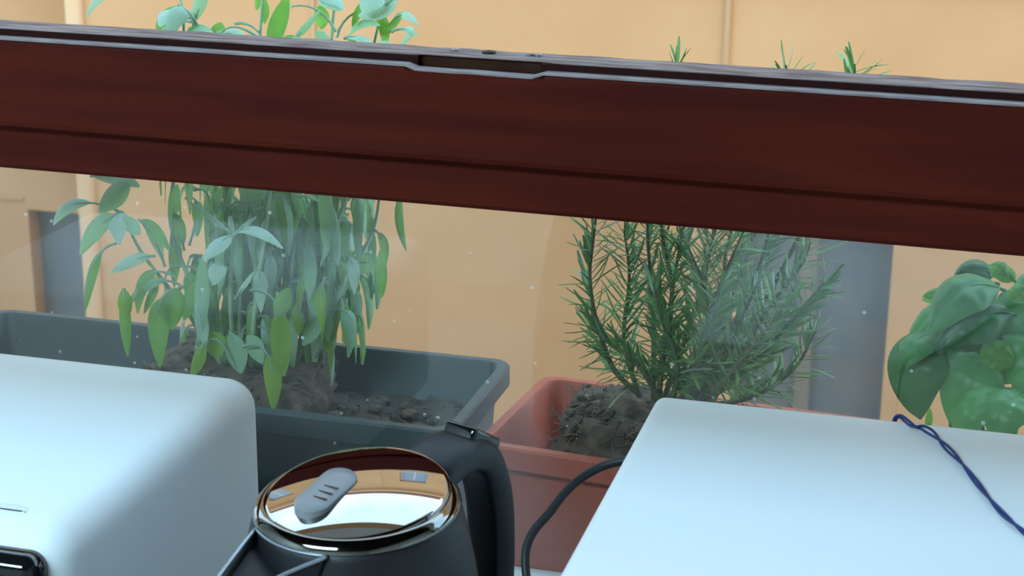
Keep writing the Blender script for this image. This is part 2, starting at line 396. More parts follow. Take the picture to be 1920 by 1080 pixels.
# ------------------------------------------------------------------ planters
def rr_loop(x0, x1, y0, y1, r, z, n=6):
    pts = []
    for cx, cy, a0 in ((x1 - r, y1 - r, 0), (x0 + r, y1 - r, PI / 2), (x0 + r, y0 + r, PI), (x1 - r, y0 + r, 1.5 * PI)):
        for k in range(n + 1):
            a = a0 + k / n * PI / 2
            pts.append(Vector((cx + r * math.cos(a), cy + r * math.sin(a), z)))
    return pts
def planter(name, L, D, H, mt, loc, rz, label, cat='planter', lip=.011, lip_h=.022):
    e = empty(name, loc, rz); tag(e, label, cat)
    hx, hy = L / 2, D / 2
    def lp(inset, z, r=.02): return rr_loop(-hx + inset, hx - inset, -hy + inset, hy - inset, max(.004, r - inset * .6), z)
    bm = bmesh.new()
    t_ = .022
    loops = [lp(t_ + .006, .001), lp(t_, .004), lp(lip * .9 + .002, H - lip_h), lp(.002, H - lip_h), lp(0, H - lip_h + .002), lp(0, H - .002), lp(.002, H), lp(lip - .001, H), lp(lip + .001, H - .003), lp(t_ + .004, .02), lp(t_ + .006, .018)]
    loft(bm, loops, cap0=True, cap1=True)
    from_bm('body', bm, mt, e, autosmooth=40)
    return e
def soil(name, x0, x1, y0, y1, zb, amp, parent_loc, rz, label, nx=70, ny=26, seed=0, slope=0):
    bm = bmesh.new(); rows = []
    for j in range(ny + 1):
        row = []
        for i in range(nx + 1):
            x = x0 + (x1 - x0) * i / nx; y = y0 + (y1 - y0) * j / ny
            z = zb - slope * x + amp * noise.noise(Vector((x * 12, y * 12, seed))) + .006 * noise.noise(Vector((x * 70, y * 70, seed + 2))) + .005 * noise.noise(Vector((x * 160, y * 160, seed + 5)))
            row.append(bm.verts.new((x, y, z)))
        rows.append(row)
    for j in range(ny):
        for i in range(nx): bm.faces.new((rows[j][i], rows[j][i + 1], rows[j + 1][i + 1], rows[j + 1][i]))
    so = from_bm(name, bm, soil_m, smooth=True); so.location = parent_loc; so.rotation_euler.z = rz
    tag(so, label, 'soil', kind='stuff')
    # crumbs, chips and perlite
    rnd = random.Random(seed)
    for nm, mt_, cnt, s0, s1 in (('crumbs', soil_m, 260, .003, .009), ('bark_chips', bark_m, 60, .004, .011), ('perlite', perlite_m, 40, .0012, .0028)):
        bm = bmesh.new()
        for k in range(cnt):
            x = rnd.uniform(x0 + .01, x1 - .01); y = rnd.uniform(y0 + .01, y1 - .01); s = rnd.uniform(s0, s1)
            z = zb - slope * x + amp * noise.noise(Vector((x * 12, y * 12, seed))) + .004
            M_ = Matrix.Translation((x, y, z)) @ Matrix.Rotation(rnd.uniform(0, 6.28), 4, 'Z') @ Matrix.Rotation(rnd.uniform(-.6, .6), 4, 'X') @ Matrix.Diagonal((s, s * rnd.uniform(.4, .9), s * rnd.uniform(.3, .7), 1))
            r = bmesh.ops.create_icosphere(bm, subdivisions=1, radius=1, matrix=M_)
            for v in r['verts']: v.co += Vector((rnd.uniform(-1, 1), rnd.uniform(-1, 1), rnd.uniform(-1, 1))) * s * .25
        tag(from_bm(nm, bm, mt_, so), kind='stuff')
    return so
LZ = .8465
gp = planter('planter', .566, .198, 1.012 - LZ, green_plastic, (-.688, 1.389, LZ), 0, 'long dark green plastic planter holding the sage')
gs = soil('potting_soil', -.255, .255, -.077, .077, .962 - LZ, .010, (-.688, 1.389, LZ), 0, 'dark crumbly potting soil in the dark green planter', seed=1, slope=-.05)
tp = planter('planter.001', .385, .192, .99 - LZ, terra, (-.199, 1.405, LZ), -.085, 'terracotta coloured plastic planter holding the rosemary')
ts = soil('potting_soil.001', -.166, .166, -.074, .074, .935 - LZ, .012, (-.199, 1.405, LZ), -.085, 'dark potting soil in the terracotta coloured planter', seed=9, nx=50)

def root_ball(name, x0, x1, y0, y1, z0, z1, parent, mt, seed, roots=90):
    bm = bmesh.new()
    bmesh.ops.create_cube(bm, size=1)
    bmesh.ops.subdivide_edges(bm, edges=list(bm.edges), cuts=22, use_grid_fill=True)
    for v in bm.verts:
        c = v.co.copy()
        rr = max(abs(c.x), abs(c.y), abs(c.z))
        n_ = c.normalized() * .62
        c = c.lerp(n_, .30)
        p = Vector(((x0 + x1) / 2 + c.x * (x1 - x0), (y0 + y1) / 2 + c.y * (y1 - y0), (z0 + z1) / 2 + c.z * (z1 - z0)))
        d = .008 * noise.noise(p * 45 + Vector((seed, 0, 0))) + .005 * noise.noise(p * 110) + .003 * noise.noise(p * 260)
        v.co = p + c.normalized() * d
    ob = from_bm(name, bm, mt, parent, smooth=True)
    rnd = random.Random(seed)
    bm = bmesh.new()
    for k in range(roots):
        f = rnd.choice('tfs'); u, v_ = rnd.random(), rnd.random()
        if f == 't': p = Vector((x0 + u * (x1 - x0), y0 + v_ * (y1 - y0), z1 - .002)); dn = Vector((0, 0, 1))
        elif f == 'f': p = Vector((x0 + u * (x1 - x0), y0 + .002, z0 + v_ * (z1 - z0))); dn = Vector((0, -1, 0))
        else:
            sd = rnd.choice((0, 1)); p = Vector((x1 if sd else x0, y0 + u * (y1 - y0), z0 + v_ * (z1 - z0))); dn = Vector((1 if sd else -1, 0, 0))
        q = p.copy(); pts = [q.copy()]; d = (Vector((rnd.uniform(-1, 1), rnd.uniform(-1, 1), rnd.uniform(-1, .4))) + dn * .3).normalized()
        for s in range(6):
            d = (d + Vector((rnd.uniform(-1, 1), rnd.uniform(-1, 1), rnd.uniform(-1, 1))) * .5).normalized(); q = q + d * .003; pts.append(q.copy())
        tube(bm, pts, .00045, 3)
    for nm, mt_, cnt in (('crumbs', soil_m, 240), ('bark_chips', bark_m, 110), ('perlite', perlite_m, 24)):
        b2 = bmesh.new()
        for k in range(cnt):
            f = rnd.choice('ttffs'); u, v_ = rnd.uniform(.04, .96), rnd.uniform(.04, .96)
            if f == 't': p = Vector((x0 + u * (x1 - x0), y0 + v_ * (y1 - y0), z1 - .001))
            elif f == 'f': p = Vector((x0 + u * (x1 - x0), y0 + .003, z0 + v_ * (z1 - z0)))
            else: p = Vector((x1 - .003 if rnd.random() < .6 else x0 + .003, y0 + u * (y1 - y0), z0 + v_ * (z1 - z0)))
            s = rnd.uniform(.0025, .0065) if nm != 'perlite' else rnd.uniform(.001, .0022)
            r = bmesh.ops.create_icosphere(b2, subdivisions=1, radius=1, matrix=Matrix.Translation(p) @ Matrix.Rotation(rnd.uniform(0, 6.28), 4, 'Z') @ Matrix.Rotation(rnd.uniform(-1, 1), 4, 'X') @ Matrix.Diagonal((s, s * rnd.uniform(.4, .9), s * rnd.uniform(.3, .7), 1)))
            for v in r['verts']: v.co += Vector((rnd.uniform(-1, 1), rnd.uniform(-1, 1), rnd.uniform(-1, 1))) * s * .25
        tag(from_bm(nm, b2, mt_, parent), kind='stuff')
    tag(from_bm('roots', bm, root_fibre, parent), kind='stuff')
    return ob

# ------------------------------------------------------------------ leaf builder
def leaf_mesh(p0, p2, width, nrm, lift, mt, petiole=.25, dome=.15, shape='sage', nl=9, nw=4, curl=0, mid=None):
    """one leaf: petiole tube, then a folded, domed blade; nrm is the upper side"""
    p0, p2 = Vector(p0), Vector(p2); nrm = Vector(nrm).normalized()
    L = (p2 - p0).length
    if mid is None: mid = (p0 + p2) / 2 + Vector((0, 0, 1)) * lift * L
    def B(s): return (1 - s) ** 2 * p0 + 2 * s * (1 - s) * mid + s * s * p2
    def T(s): return (2 * (1 - s) * (mid - p0) + 2 * s * (p2 - mid)).normalized()
    verts, faces = [], []
    # blade
    def lat(s):
        tg = T(s); l_ = tg.cross(nrm)
        if l_.length < .05: l_ = tg.cross(Vector((1, 0, .2)))
        return l_.normalized()
    for i in range(nl + 1):
        u = i / nl; s = petiole + (1 - petiole) * u
        if shape == 'sage': w_ = math.sin(PI * min(1, u * .96 + .02)) ** .75 * (1 - .15 * u)
        elif shape == 'basil': w_ = math.sin(PI * u ** .8) ** .62 if 0 < u < 1 else 0
        else: w_ = math.sin(PI * (u * .8 + .1)) ** .5
        w_ = max(w_, .03) * width / 2
        c = B(s); la = lat(s); nn = la.cross(T(s)).normalized()
        if nn.dot(nrm) < 0: nn = -nn
        for j in range(-nw, nw + 1):
            v = j / nw
            h = -dome * width * v * v + (.10 * width * abs(v) * (1 - abs(v)) * 2 if shape == 'basil' else .06 * width * abs(v))
            wave = curl * width * math.sin(u * 9 + (2 if j > 0 else 0)) * v * v
            if shape == 'basil': wave += .055 * width * math.cos(u * 26) * abs(v) * (1 - v * v) * 1.2
            verts.append(c + la * v * w_ + nn * (h * (w_ / (width / 2)) + wave))
    W = 2 * nw + 1
    for i in range(nl):
        for j in range(W - 1):
            a = i * W + j; faces.append((a, a + 1, a + W + 1, a + W))
    # petiole and midrib on the underside
    if petiole > 0:
        n = 5; base = len(verts); K = 6
        for i in range(K + 1):
            s = (petiole + .35 * (1 - petiole)) * i / K; c = B(s); tg = T(s); la = lat(s); nn = la.cross(tg)
            r_ = (.0015 if shape != 'basil' else .0016) * (1 - .6 * i / K)
            for k in range(n):
                a = 2 * PI * k / n; verts.append(c + (la * math.cos(a) + nn * math.sin(a)) * r_)
        for i in range(K):
            for k in range(n):
                a = base + i * n + k; b = base + i * n + (k + 1) % n; faces.append((a, b, b + n, a + n))
    me = bpy.data.meshes.new('leaf'); me.from_pydata([tuple(v) for v in verts], [], faces)
    # make front side agree with nrm
    me.update()
    if nl and me.polygons[nl // 2 * (W - 1)].normal.dot(nrm) < 0:
        me.flip_normals()
    me.materials.append(mt)
    if shape == 'sage':
        me.materials.append(SL[2])
        for p in me.polygons:
            if p.index >= nl * (W - 1): p.material_index = 1
    for p in me.polygons: p.use_smooth = True
    return me

TOCAM = Vector((.2, -.85, .35))
# ------------------------------------------------------------------ sage
sg = empty('sage_plant', (-.655, 1.39, .95)); tag(sg, 'bushy grey-green sage with drooping leaves in the dark green planter', 'plant')
OFF = Vector((-.655, 1.39, .95))
root_ball('root_ball', -.075, .083, -.06, .055, -.005, .072, sg, root_m, 3, roots=160)
rnd = random.Random(11)
# stems as lists of pixels with depth
stems_px = [
    [(455, 690, 1.38), (450, 560, 1.38), (470, 300, 1.40), (492, 0, 1.40), (500, -150, 1.40)],
    [(520, 690, 1.39), (560, 560, 1.39), (600, 300, 1.40), (628, 0, 1.41), (640, -130, 1.41)],
    [(570, 680, 1.40), (600, 560, 1.40), (650, 350, 1.41), (700, 90, 1.42), (735, -60, 1.42)],
    [(420, 690, 1.37), (340, 570, 1.35), (270, 480, 1.34), (230, 405, 1.34)],
    [(440, 690, 1.37), (432, 560, 1.34), (437, 440, 1.33), (432, 405, 1.33)],
    [(430, 690, 1.38), (370, 560, 1.37), (320, 420, 1.37), (330, 300, 1.38), (345, 60, 1.38), (330, -40, 1.38)],
    [(500, 700, 1.41), (510, 500, 1.43), (540, 300, 1.44), (560, 100, 1.44)],
    [(545, 690, 1.42), (620, 480, 1.44), (660, 330, 1.45), (700, 180, 1.45)],
    [(480, 700, 1.41), (420, 500, 1.43), (400, 330, 1.44), (390, 150, 1.44)],
    [(590, 670, 1.39), (650, 520, 1.40), (700, 430, 1.40), (720, 300, 1.40)],
    [(470, 690, 1.36), (480, 560, 1.35), (500, 420, 1.35), (520, 250, 1.36)],
    [(470, 690, 1.44), (455, 560, 1.45), (500, 350, 1.46), (520, 120, 1.46)],
]
stem_pts = []
for si, s in enumerate(stems_px):
    pts = catmull([at(x, y, Y=Y) - OFF for x, y, Y in s], 7)
    stem_pts.append(pts)
    bm = bmesh.new(); tube(bm, pts, lambda q: .0024 - .0012 * q, 7)
    from_bm('stem', bm, sage_stem if si not in (7, 11) else sage_stem_brown, sg, smooth=True)
nleaf = 0
def sage_leaf(b, tp_, wpx, Yb, Yt, mi, nrm=None, lift=.15, pet=.2, dome=.18, curl=0, midpx=None):
    global nleaf
    p0 = at(b[0], b[1], Y=Yb) - OFF; p2 = at(tp_[0], tp_[1], Y=Yt) - OFF
    nv = nrm or (TOCAM + Vector((rnd.uniform(-.5, .5), rnd.uniform(-.2, .3), rnd.uniform(-.3, .3))))
    md = (at(midpx[0], midpx[1], Y=(Yb + Yt) / 2) - OFF) if midpx else None
    me = leaf_mesh(p0, p2, wpx * 1.62 / F, nv, lift, SL[mi], pet, dome, 'sage', curl=curl, mid=md)
    link('leaf', me, None, sg); nleaf += 1
# traced leaves: base, tip, width px, depth base, depth tip, material, extra
H = [
    # left spray
    ((232, 400), (100, 422), 26, 1.34, 1.32, 2, dict(midpx=(130, 350), pet=.35)),
    ((245, 345), (185, 400), 44, 1.34, 1.33, 0, dict(pet=.02)),
    ((170, 330), (262, 350), 30, 1.35, 1.34, 2, dict(pet=.05)),
    ((232, 398), (150, 478), 34, 1.33, 1.31, 0, dict(midpx=(190, 400), pet=.22)),
    ((226, 455), (160, 583), 30, 1.32, 1.31, 1, dict(midpx=(168, 455), pet=.35)),
    ((218, 398), (222, 458), 46, 1.33, 1.31, 2, dict(pet=.02, lift=.3)),
    ((222, 430), (262, 440), 34, 1.33, 1.30, 0, dict(pet=0, lift=.25)),
    ((260, 412), (318, 470), 30, 1.33, 1.31, 1, dict(pet=.05)),
    ((310, 500), (268, 412), 26, 1.35, 1.34, 2, dict(pet=.1)),
    ((292, 480), (208, 512), 26, 1.34, 1.32, 2, dict(pet=.1, lift=.2)),
    ((330, 520), (258, 588), 26, 1.34, 1.32, 1, dict(midpx=(262, 480), pet=.3)),
    ((345, 540), (238, 575), 20, 1.34, 1.32, 0, dict(midpx=(290, 500), pet=.3)),
    ((232, 540), (240, 668), 24, 1.32, 1.31, 1, dict(pet=.02, lift=0)),
    ((232, 540), (236, 600), 28, 1.315, 1.31, 3, dict(pet=.02, lift=0)),
    ((300, 525), (270, 588), 20, 1.34, 1.33, 1, dict(pet=.1)),
    ((318, 545), (300, 688), 44, 1.32, 1.31, 1, dict(midpx=(285, 560), pet=.25)),
    ((330, 540), (322, 618), 54, 1.33, 1.32, 1, dict(pet=.0)),
    ((370, 530), (345, 600), 40, 1.34, 1.33, 1, dict(pet=.0)),
    ((320, 460), (332, 345), 24, 1.36, 1.36, 0, dict(pet=.3)),
    ((345, 470), (328, 400), 26, 1.36, 1.36, 1, dict(pet=.1)),
    ((355, 460), (375, 405), 14, 1.36, 1.36, 2, dict(pet=.1)),
    # centre front spray
    ((436, 440), (382, 488), 36, 1.33, 1.30, 2, dict(pet=.02, nrm=(0, -.6, .8))),
    ((436, 445), (530, 466), 24, 1.33, 1.31, 2, dict(midpx=(465, 405), pet=.15, nrm=(0, -.5, .85))),
    ((432, 436), (354, 378), 11, 1.33, 1.34, 2, dict(pet=.05, lift=0)),
    ((436, 440), (482, 405), 11, 1.33, 1.33, 2, dict(pet=.2, lift=0)),
    ((434, 430), (430, 405), 12, 1.33, 1.33, 2, dict(pet=.1, lift=0)),
    ((410, 490), (400, 535), 40, 1.32, 1.31, 2, dict(pet=.0, lift=.2)),
    ((440, 560), (478, 508), 10, 1.33, 1.33, 2, dict(pet=.05, lift=0)),
    ((380, 480), (372, 640), 34, 1.33, 1.32, 0, dict(pet=.0, lift=0)),
    ((372, 560), (385, 650), 26, 1.325, 1.32, 2, dict(pet=.0, lift=0)),
    ((385, 640), (358, 706), 30, 1.32, 1.315, 3, dict(pet=.05, lift=0)),
    ((440, 690), (378, 672), 12, 1.33, 1.33, 0, dict(midpx=(400, 590), pet=.9)),
    ((395, 620), (408, 672), 48, 1.335, 1.33, 3, dict(pet=.0, lift=0)),
    ((430, 620), (452, 700), 46, 1.34, 1.33, 0, dict(pet=.05, lift=0)),
    ((462, 630), (492, 682), 40, 1.34, 1.33, 0, dict(pet=.0, lift=.1)),
    ((455, 650), (512, 772), 34, 1.33, 1.31, 3, dict(midpx=(520, 620), pet=.5)),
    ((524, 575), (532, 706), 42, 1.33, 1.32, 3, dict(pet=.0, lift=0)),
    ((540, 540), (520, 600), 34, 1.33, 1.325, 1, dict(pet=.0, lift=0)),
    ((470, 545), (525, 580), 9, 1.34, 1.33, 2, dict(midpx=(500, 535), pet=.9)),
    ((555, 575), (560, 628), 30, 1.36, 1.36, 3, dict(pet=.0, lift=0)),
    ((600, 588), (568, 648), 38, 1.38, 1.36, 0, dict(pet=.05, lift=0)),
    # right fringe
    ((640, 555), (612, 660), 20, 1.40, 1.39, 3, dict(pet=.05, lift=0)),
    ((650, 560), (645, 652), 18, 1.40, 1.39, 3, dict(pet=.05, lift=0)),
    ((612, 630), (618, 662), 20, 1.39, 1.385, 3, dict(pet=.0, lift=0)),
    ((618, 520), (612, 590), 20, 1.39, 1.39, 1, dict(pet=.2, lift=0)),
    ((640, 480), (664, 552), 24, 1.39, 1.38, 2, dict(midpx=(668, 470), pet=.3)),
    ((670, 370), (672, 490), 20, 1.40, 1.39, 0, dict(pet=.0, lift=0)),
    ((690, 380), (700, 520), 18, 1.41, 1.40, 0, dict(pet=.0, lift=0)),
    ((700, 430), (722, 500), 22, 1.40, 1.39, 1, dict(pet=.2, midpx=(722, 440))),
    ((712, 470), (716, 558), 26, 1.40, 1.39, 1, dict(pet=.0, lift=0)),
    ((700, 410), (690, 520), 18, 1.41, 1.40, 0, dict(pet=.2, midpx=(700, 470))),
    ((752, 360), (762, 470), 19, 1.42, 1.41, 1, dict(pet=.0, midpx=(742, 410))),
    ((620, 380), (634, 498), 24, 1.38, 1.37, 0, dict(pet=.0, lift=0)),
    ((575, 440), (580, 560), 36, 1.38, 1.37, 0, dict(pet=.05, lift=0)),
    ((650, 370), (600, 500), 16, 1.39, 1.38, 2, dict(pet=.05, lift=0)),
    ((560, 370), (600, 380), 8, 1.36, 1.35, 2, dict(pet=.1, lift=.25)),
    ((605, 310), (612, 480), 26, 1.37, 1.36, 0, dict(pet=.0, lift=0)),
    # above the rail
    ((345, -10), (160, 34), 20, 1.38, 1.35, 2, dict(midpx=(200, -60), pet=.2)),
    ((372, 50), (318, 66), 60, 1.36, 1.33, 2, dict(midpx=(330, -28), pet=.05, nrm=(0, -.5, .85), dome=.3)),
    ((335, 10), (295, 70), 34, 1.38, 1.35, 1, dict(pet=.05)),
    ((345, 70), (405, 95), 44, 1.36, 1.33, 0, dict(midpx=(370, 40), pet=.05)),
    ((362, 48), (388, -30), 26, 1.37, 1.37, 2, dict(pet=.1, lift=0)),
    ((495, 80), (400, 80), 14, 1.38, 1.37, 0, dict(midpx=(430, 20), pet=.75)),
    ((415, 42), (400, 90), 30, 1.39, 1.38, 1, dict(pet=.0)),
    ((400, 78), (470, 92), 24, 1.37, 1.36, 2, dict(midpx=(430, 40), pet=.3)),
    ((505, 100), (540, -10), 36, 1.40, 1.40, 1, dict(pet=.0, lift=0)),
    ((520, 90), (530, 0), 22, 1.41, 1.41, 2, dict(pet=.0, lift=0)),
    ((498, 0), (496, 45), 16, 1.40, 1.40, 1, dict(pet=.0, lift=0)),
    ((488, -10), (480, 20), 12, 1.40, 1.40, 1, dict(pet=.0, lift=0)),
    ((545, 80), (600, 20), 14, 1.39, 1.39, 0, dict(midpx=(565, 60), pet=.1)),
    ((630, 60), (545, 12), 10, 1.40, 1.39, 0, dict(midpx=(600, 0), pet=.95)),
    ((600, 10), (603, 55), 32, 1.41, 1.41, 1, dict(pet=.0, lift=0)),
    ((560, -20), (646, 18), 24, 1.37, 1.36, 2, dict(pet=.05, nrm=(0, -.4, .9))),
    ((530, 72), (560, 92), 26, 1.39, 1.38, 1, dict(pet=.0)),
    ((575, 88), (545, 72), 16, 1.38, 1.38, 2, dict(pet=.0)),
    ((632, 70), (710, 10), 10, 1.41, 1.40, 2, dict(midpx=(640, 20), pet=.9)),
    ((745, -10), (672, 30), 40, 1.40, 1.38, 2, dict(midpx=(720, 20), pet=.05)),
    ((690, 0), (660, 50), 18, 1.40, 1.39, 1, dict(pet=.0)),
    ((700, 16), (720, 92), 22, 1.41, 1.40, 1, dict(midpx=(728, 40), pet=.0)),
    ((655, 65), (712, 48), 22, 1.40, 1.38, 0, dict(midpx=(672, 30), pet=.0)),
    ((645, 72), (705, 90), 18, 1.38, 1.37, 2, dict(midpx=(675, 60), pet=.05, nrm=(0, -.4, .9))),
    ((725, 55), (784, 48), 16, 1.41, 1.39, 2, dict(midpx=(755, 5), pet=.2)),
    ((728, 58), (752, 34), 13, 1.40, 1.40, 1, dict(pet=.0)),
    ((715, 65), (742, 94), 14, 1.41, 1.39, 2, dict(midpx=(810, 30), pet=.3)),
    ((735, 60), (785, 68), 10, 1.40, 1.39, 2, dict(midpx=(755, 45), pet=.3)),
    ((708, 84), (740, 92), 16, 1.39, 1.38, 2, dict(pet=0)),
    ((372, 60), (405, 80), 24, 1.35, 1.33, 2, dict(pet=.05, nrm=(0, -.5, .85))),
    ((350, 30), (300, 50), 46, 1.37, 1.34, 2, dict(midpx=(315, 5), pet=.05, nrm=(0, -.5, .85))),
    ((330, 40), (302, 72), 40, 1.36, 1.345, 0, dict(pet=.0)),
    ((352, 90), (330, 66), 30, 1.35, 1.34, 1, dict(pet=.0)),
    ((440, 44), (500, 88), 9, 1.39, 1.39, 2, dict(midpx=(480, 36), pet=.95)),
    ((600, -10), (640, 20), 40, 1.38, 1.36, 2, dict(pet=.0, nrm=(0, -.4, .9))),
    ((715, -20), (680, 24), 46, 1.39, 1.37, 2, dict(pet=.0)),
    ((590, 60), (622, 95), 22, 1.39, 1.38, 0, dict(pet=.0)),
    ((668, 88), (650, 66), 14, 1.38, 1.38, 0, dict(pet=.0)),
]
for b, tp_, wpx, Yb, Yt, mi, kw in H:
    sage_leaf(b, tp_, wpx, Yb, Yt, mi, **kw)
# leaves along every stem, filling the dense middle
for si, pts in enumerate(stem_pts):
    full = len(pts)
    top_only = si in (3, 4)
    k = 4
    while k < full - 2 and not top_only:
        p = pts[k]; s = k / full
        wz = p.z + OFF.z
        cpx = (RC.transposed() @ (p + OFF - CAM)); ix = 960 + F * cpx.x / cpx.z; iy = 540 + F * cpx.y / cpx.z
        if 330 < ix < 690 and 105 < iy < 640 and nleaf < 262:
            for sd in (0, 1, 2):
                a = k * 1.57 + sd * PI * .66 + rnd.uniform(-.6, .6)
                d = Vector((math.cos(a), math.sin(a) * .6, 0))
                L = rnd.uniform(.030, .062)
                p2 = p + d * rnd.uniform(.012, .026) + Vector((0, 0, -L))
                # keep the clump inside its outline
                mid = p + d * rnd.uniform(.02, .034) + Vector((0, 0, rnd.uniform(.002, .014)))
                mi = rnd.choices((0, 1, 2, 3), (5, 3, 2, 1.2 if iy > 500 else .3))[0]
                nv = Vector((d.x, d.y - .4, .3)) + Vector((rnd.uniform(-.3, .3), 0, 0))
                me = leaf_mesh(p, p2, rnd.uniform(.009, .017), nv, 0, SL[mi], rnd.uniform(.2, .4), .2, 'sage', nl=7, nw=3, curl=rnd.uniform(0, .08), mid=mid)
                link('leaf', me, None, sg); nleaf += 1
        k += 2
V, Fc, Mi = [], [], []
for k in range(520):
    if k % 2: pts = stem_pts[rnd.choice((0, 1, 2, 5, 6, 7, 8, 10, 11, 9))]; p = pts[rnd.randrange(4, len(pts) - 4)].copy() + Vector((0, rnd.uniform(0, .04), 0))
    else: p = at(rnd.triangular(340, 690, 470), rnd.uniform(330, 640), Y=rnd.uniform(1.38, 1.46)) - OFF
    cpx = RC.transposed() @ (p + OFF - CAM); ix = 960 + F * cpx.x / cpx.z; iy = 540 + F * cpx.y / cpx.z
    if not (335 < ix < 690 - max(0, iy - 480) * .35 and 100 < iy < 620): continue
    a = rnd.uniform(0, 2 * PI); d = Vector((math.cos(a), math.sin(a) * .6, 0)); L = rnd.uniform(.028, .06)
    p2 = p + d * rnd.uniform(.008, .02) + Vector((0, 0, -L)); mid = p + d * rnd.uniform(.014, .026) + Vector((0, 0, rnd.uniform(.002, .014)))
    me = leaf_mesh(p, p2, rnd.uniform(.009, .017), Vector((d.x, d.y - .4, .3)), 0, SL[0], rnd.uniform(.15, .4), .2, 'sage', nl=6, nw=2, curl=rnd.uniform(0, .08), mid=mid)
    b0 = len(V); V += [tuple(v.co) for v in me.vertices]; mi = rnd.choices((0, 1, 2, 3), (5, 3, 1.5, .6))[0]
    for f_ in me.polygons: Fc.append(tuple(b0 + q for q in f_.vertices)); Mi.append(2 if f_.material_index else mi)
    bpy.data.meshes.remove(me)
me = bpy.data.meshes.new('leaves'); me.from_pydata(V, [], Fc)
for m_ in SL: me.materials.append(m_)
me.polygons.foreach_set('material_index', Mi); me.polygons.foreach_set('use_smooth', [True] * len(Fc))
lo = bpy.data.objects.new('leaves', me); COL.objects.link(lo); lo.parent = sg; lo['kind'] = 'stuff'
print('sage leaves', nleaf)

# ------------------------------------------------------------------ rosemary
OR = Vector((-.24, 1.40, .935))
rs = empty('rosemary_plant', OR); tag(rs, 'upright needle-leaved rosemary in the terracotta coloured planter', 'plant')
root_ball('root_ball', -.088, .02, -.055, .055, -.002, .075, rs, root_m, 8, roots=420)
BR = [  # branch pixel paths, needle length px, side spread
    [(1200, 742, 1.37), (1150, 690, 1.36), (1118, 600, 1.35), (1106, 520, 1.35), (1112, 455, 1.35), (1118, 405, 1.35)],
    [(1225, 750, 1.38), (1225, 620, 1.38), (1218, 500, 1.38), (1212, 380, 1.38)],
    [(1235, 750, 1.37), (1245, 650, 1.36), (1265, 520, 1.36), (1285, 400, 1.36)],
    [(1240, 760, 1.40), (1290, 620, 1.40), (1330, 480, 1.40), (1350, 330, 1.40)],
    [(1250, 760, 1.38), (1300, 680, 1.37), (1340, 560, 1.36), (1400, 420, 1.36)],
    [(1300, 760, 1.37), (1320, 660, 1.35), (1325, 560, 1.35), (1290, 460, 1.35)],
    [(1310, 750, 1.38), (1390, 660, 1.37), (1440, 580, 1.36), (1500, 500, 1.36), (1520, 455, 1.36)],
    [(1320, 750, 1.37), (1420, 670, 1.35), (1485, 600, 1.34), (1545, 530, 1.34)],
    [(1340, 760, 1.40), (1420, 740, 1.39), (1490, 690, 1.39), (1530, 620, 1.39)],
    [(1310, 740, 1.42), (1380, 600, 1.42), (1430, 480, 1.42), (1450, 380, 1.42)],
    [(1200, 745, 1.40), (1170, 640, 1.41), (1180, 520, 1.41), (1170, 430, 1.41)],
    [(1290, 750, 1.43), (1350, 600, 1.44), (1360, 480, 1.44), (1380, 400, 1.44)],
    [(1330, 760, 1.36), (1370, 700, 1.34), (1430, 630, 1.33), (1470, 570, 1.33)],
    [(1230, 758, 1.42), (1260, 560, 1.43), (1240, 420, 1.43), (1250, 300, 1.43), (1270, 122, 1.43)],
    [(1300, 758, 1.44), (1400, 480, 1.45), (1460, 260, 1.45), (1474, 122, 1.45)],
    [(1240, 755, 1.36), (1200, 690, 1.35), (1150, 650, 1.35), (1100, 610, 1.35)],
    [(1260, 755, 1.35), (1270, 680, 1.34), (1240, 600, 1.34), (1225, 530, 1.34)],
    [(1300, 758, 1.36), (1350, 690, 1.35), (1390, 600, 1.34), (1420, 530, 1.34)],
    [(1290, 758, 1.35), (1300, 690, 1.34), (1330, 620, 1.335), (1350, 540, 1.335)],
    [(1320, 758, 1.43), (1480, 480, 1.44), (1580, 250, 1.44), (1600, 150, 1.44), (1602, 120, 1.44)],
]
def needle_verts(L, w_, bend):
    """slim leaf: diamond section, slightly arched; +Y is its length, +Z up"""
    vs_, fs = [], []
    n = 4
    for i in range(n + 1):
        u = i / n; ww = w_ * (.5, .95, 1.0, .95, .45)[i]; y = L * u; z = bend * L * (u * u)
        vs_ += [(-ww, y, z), (0, y, z + ww * .35), (ww, y, z), (0, y, z - ww * .3)]
    for i in range(n):
        for k in range(4):
            a = i * 4 + k; b = i * 4 + (k + 1) % 4; fs.append((a, b, b + 4, a + 4))
    fs += [(3, 2, 1, 0), tuple(n * 4 + k for k in range(4))]
    return vs_, fs
NM = []
for mi in range(3):
    row = []
    for bd in (-.22, -.05, .15):
        v_, f_ = needle_verts(1, .056, bd); me = bpy.data.meshes.new('needle'); me.from_pydata(v_, [], f_); me.materials.append(RN[mi]); row.append(me)
    NM.append(row)
rnd = random.Random(5)
cand = []
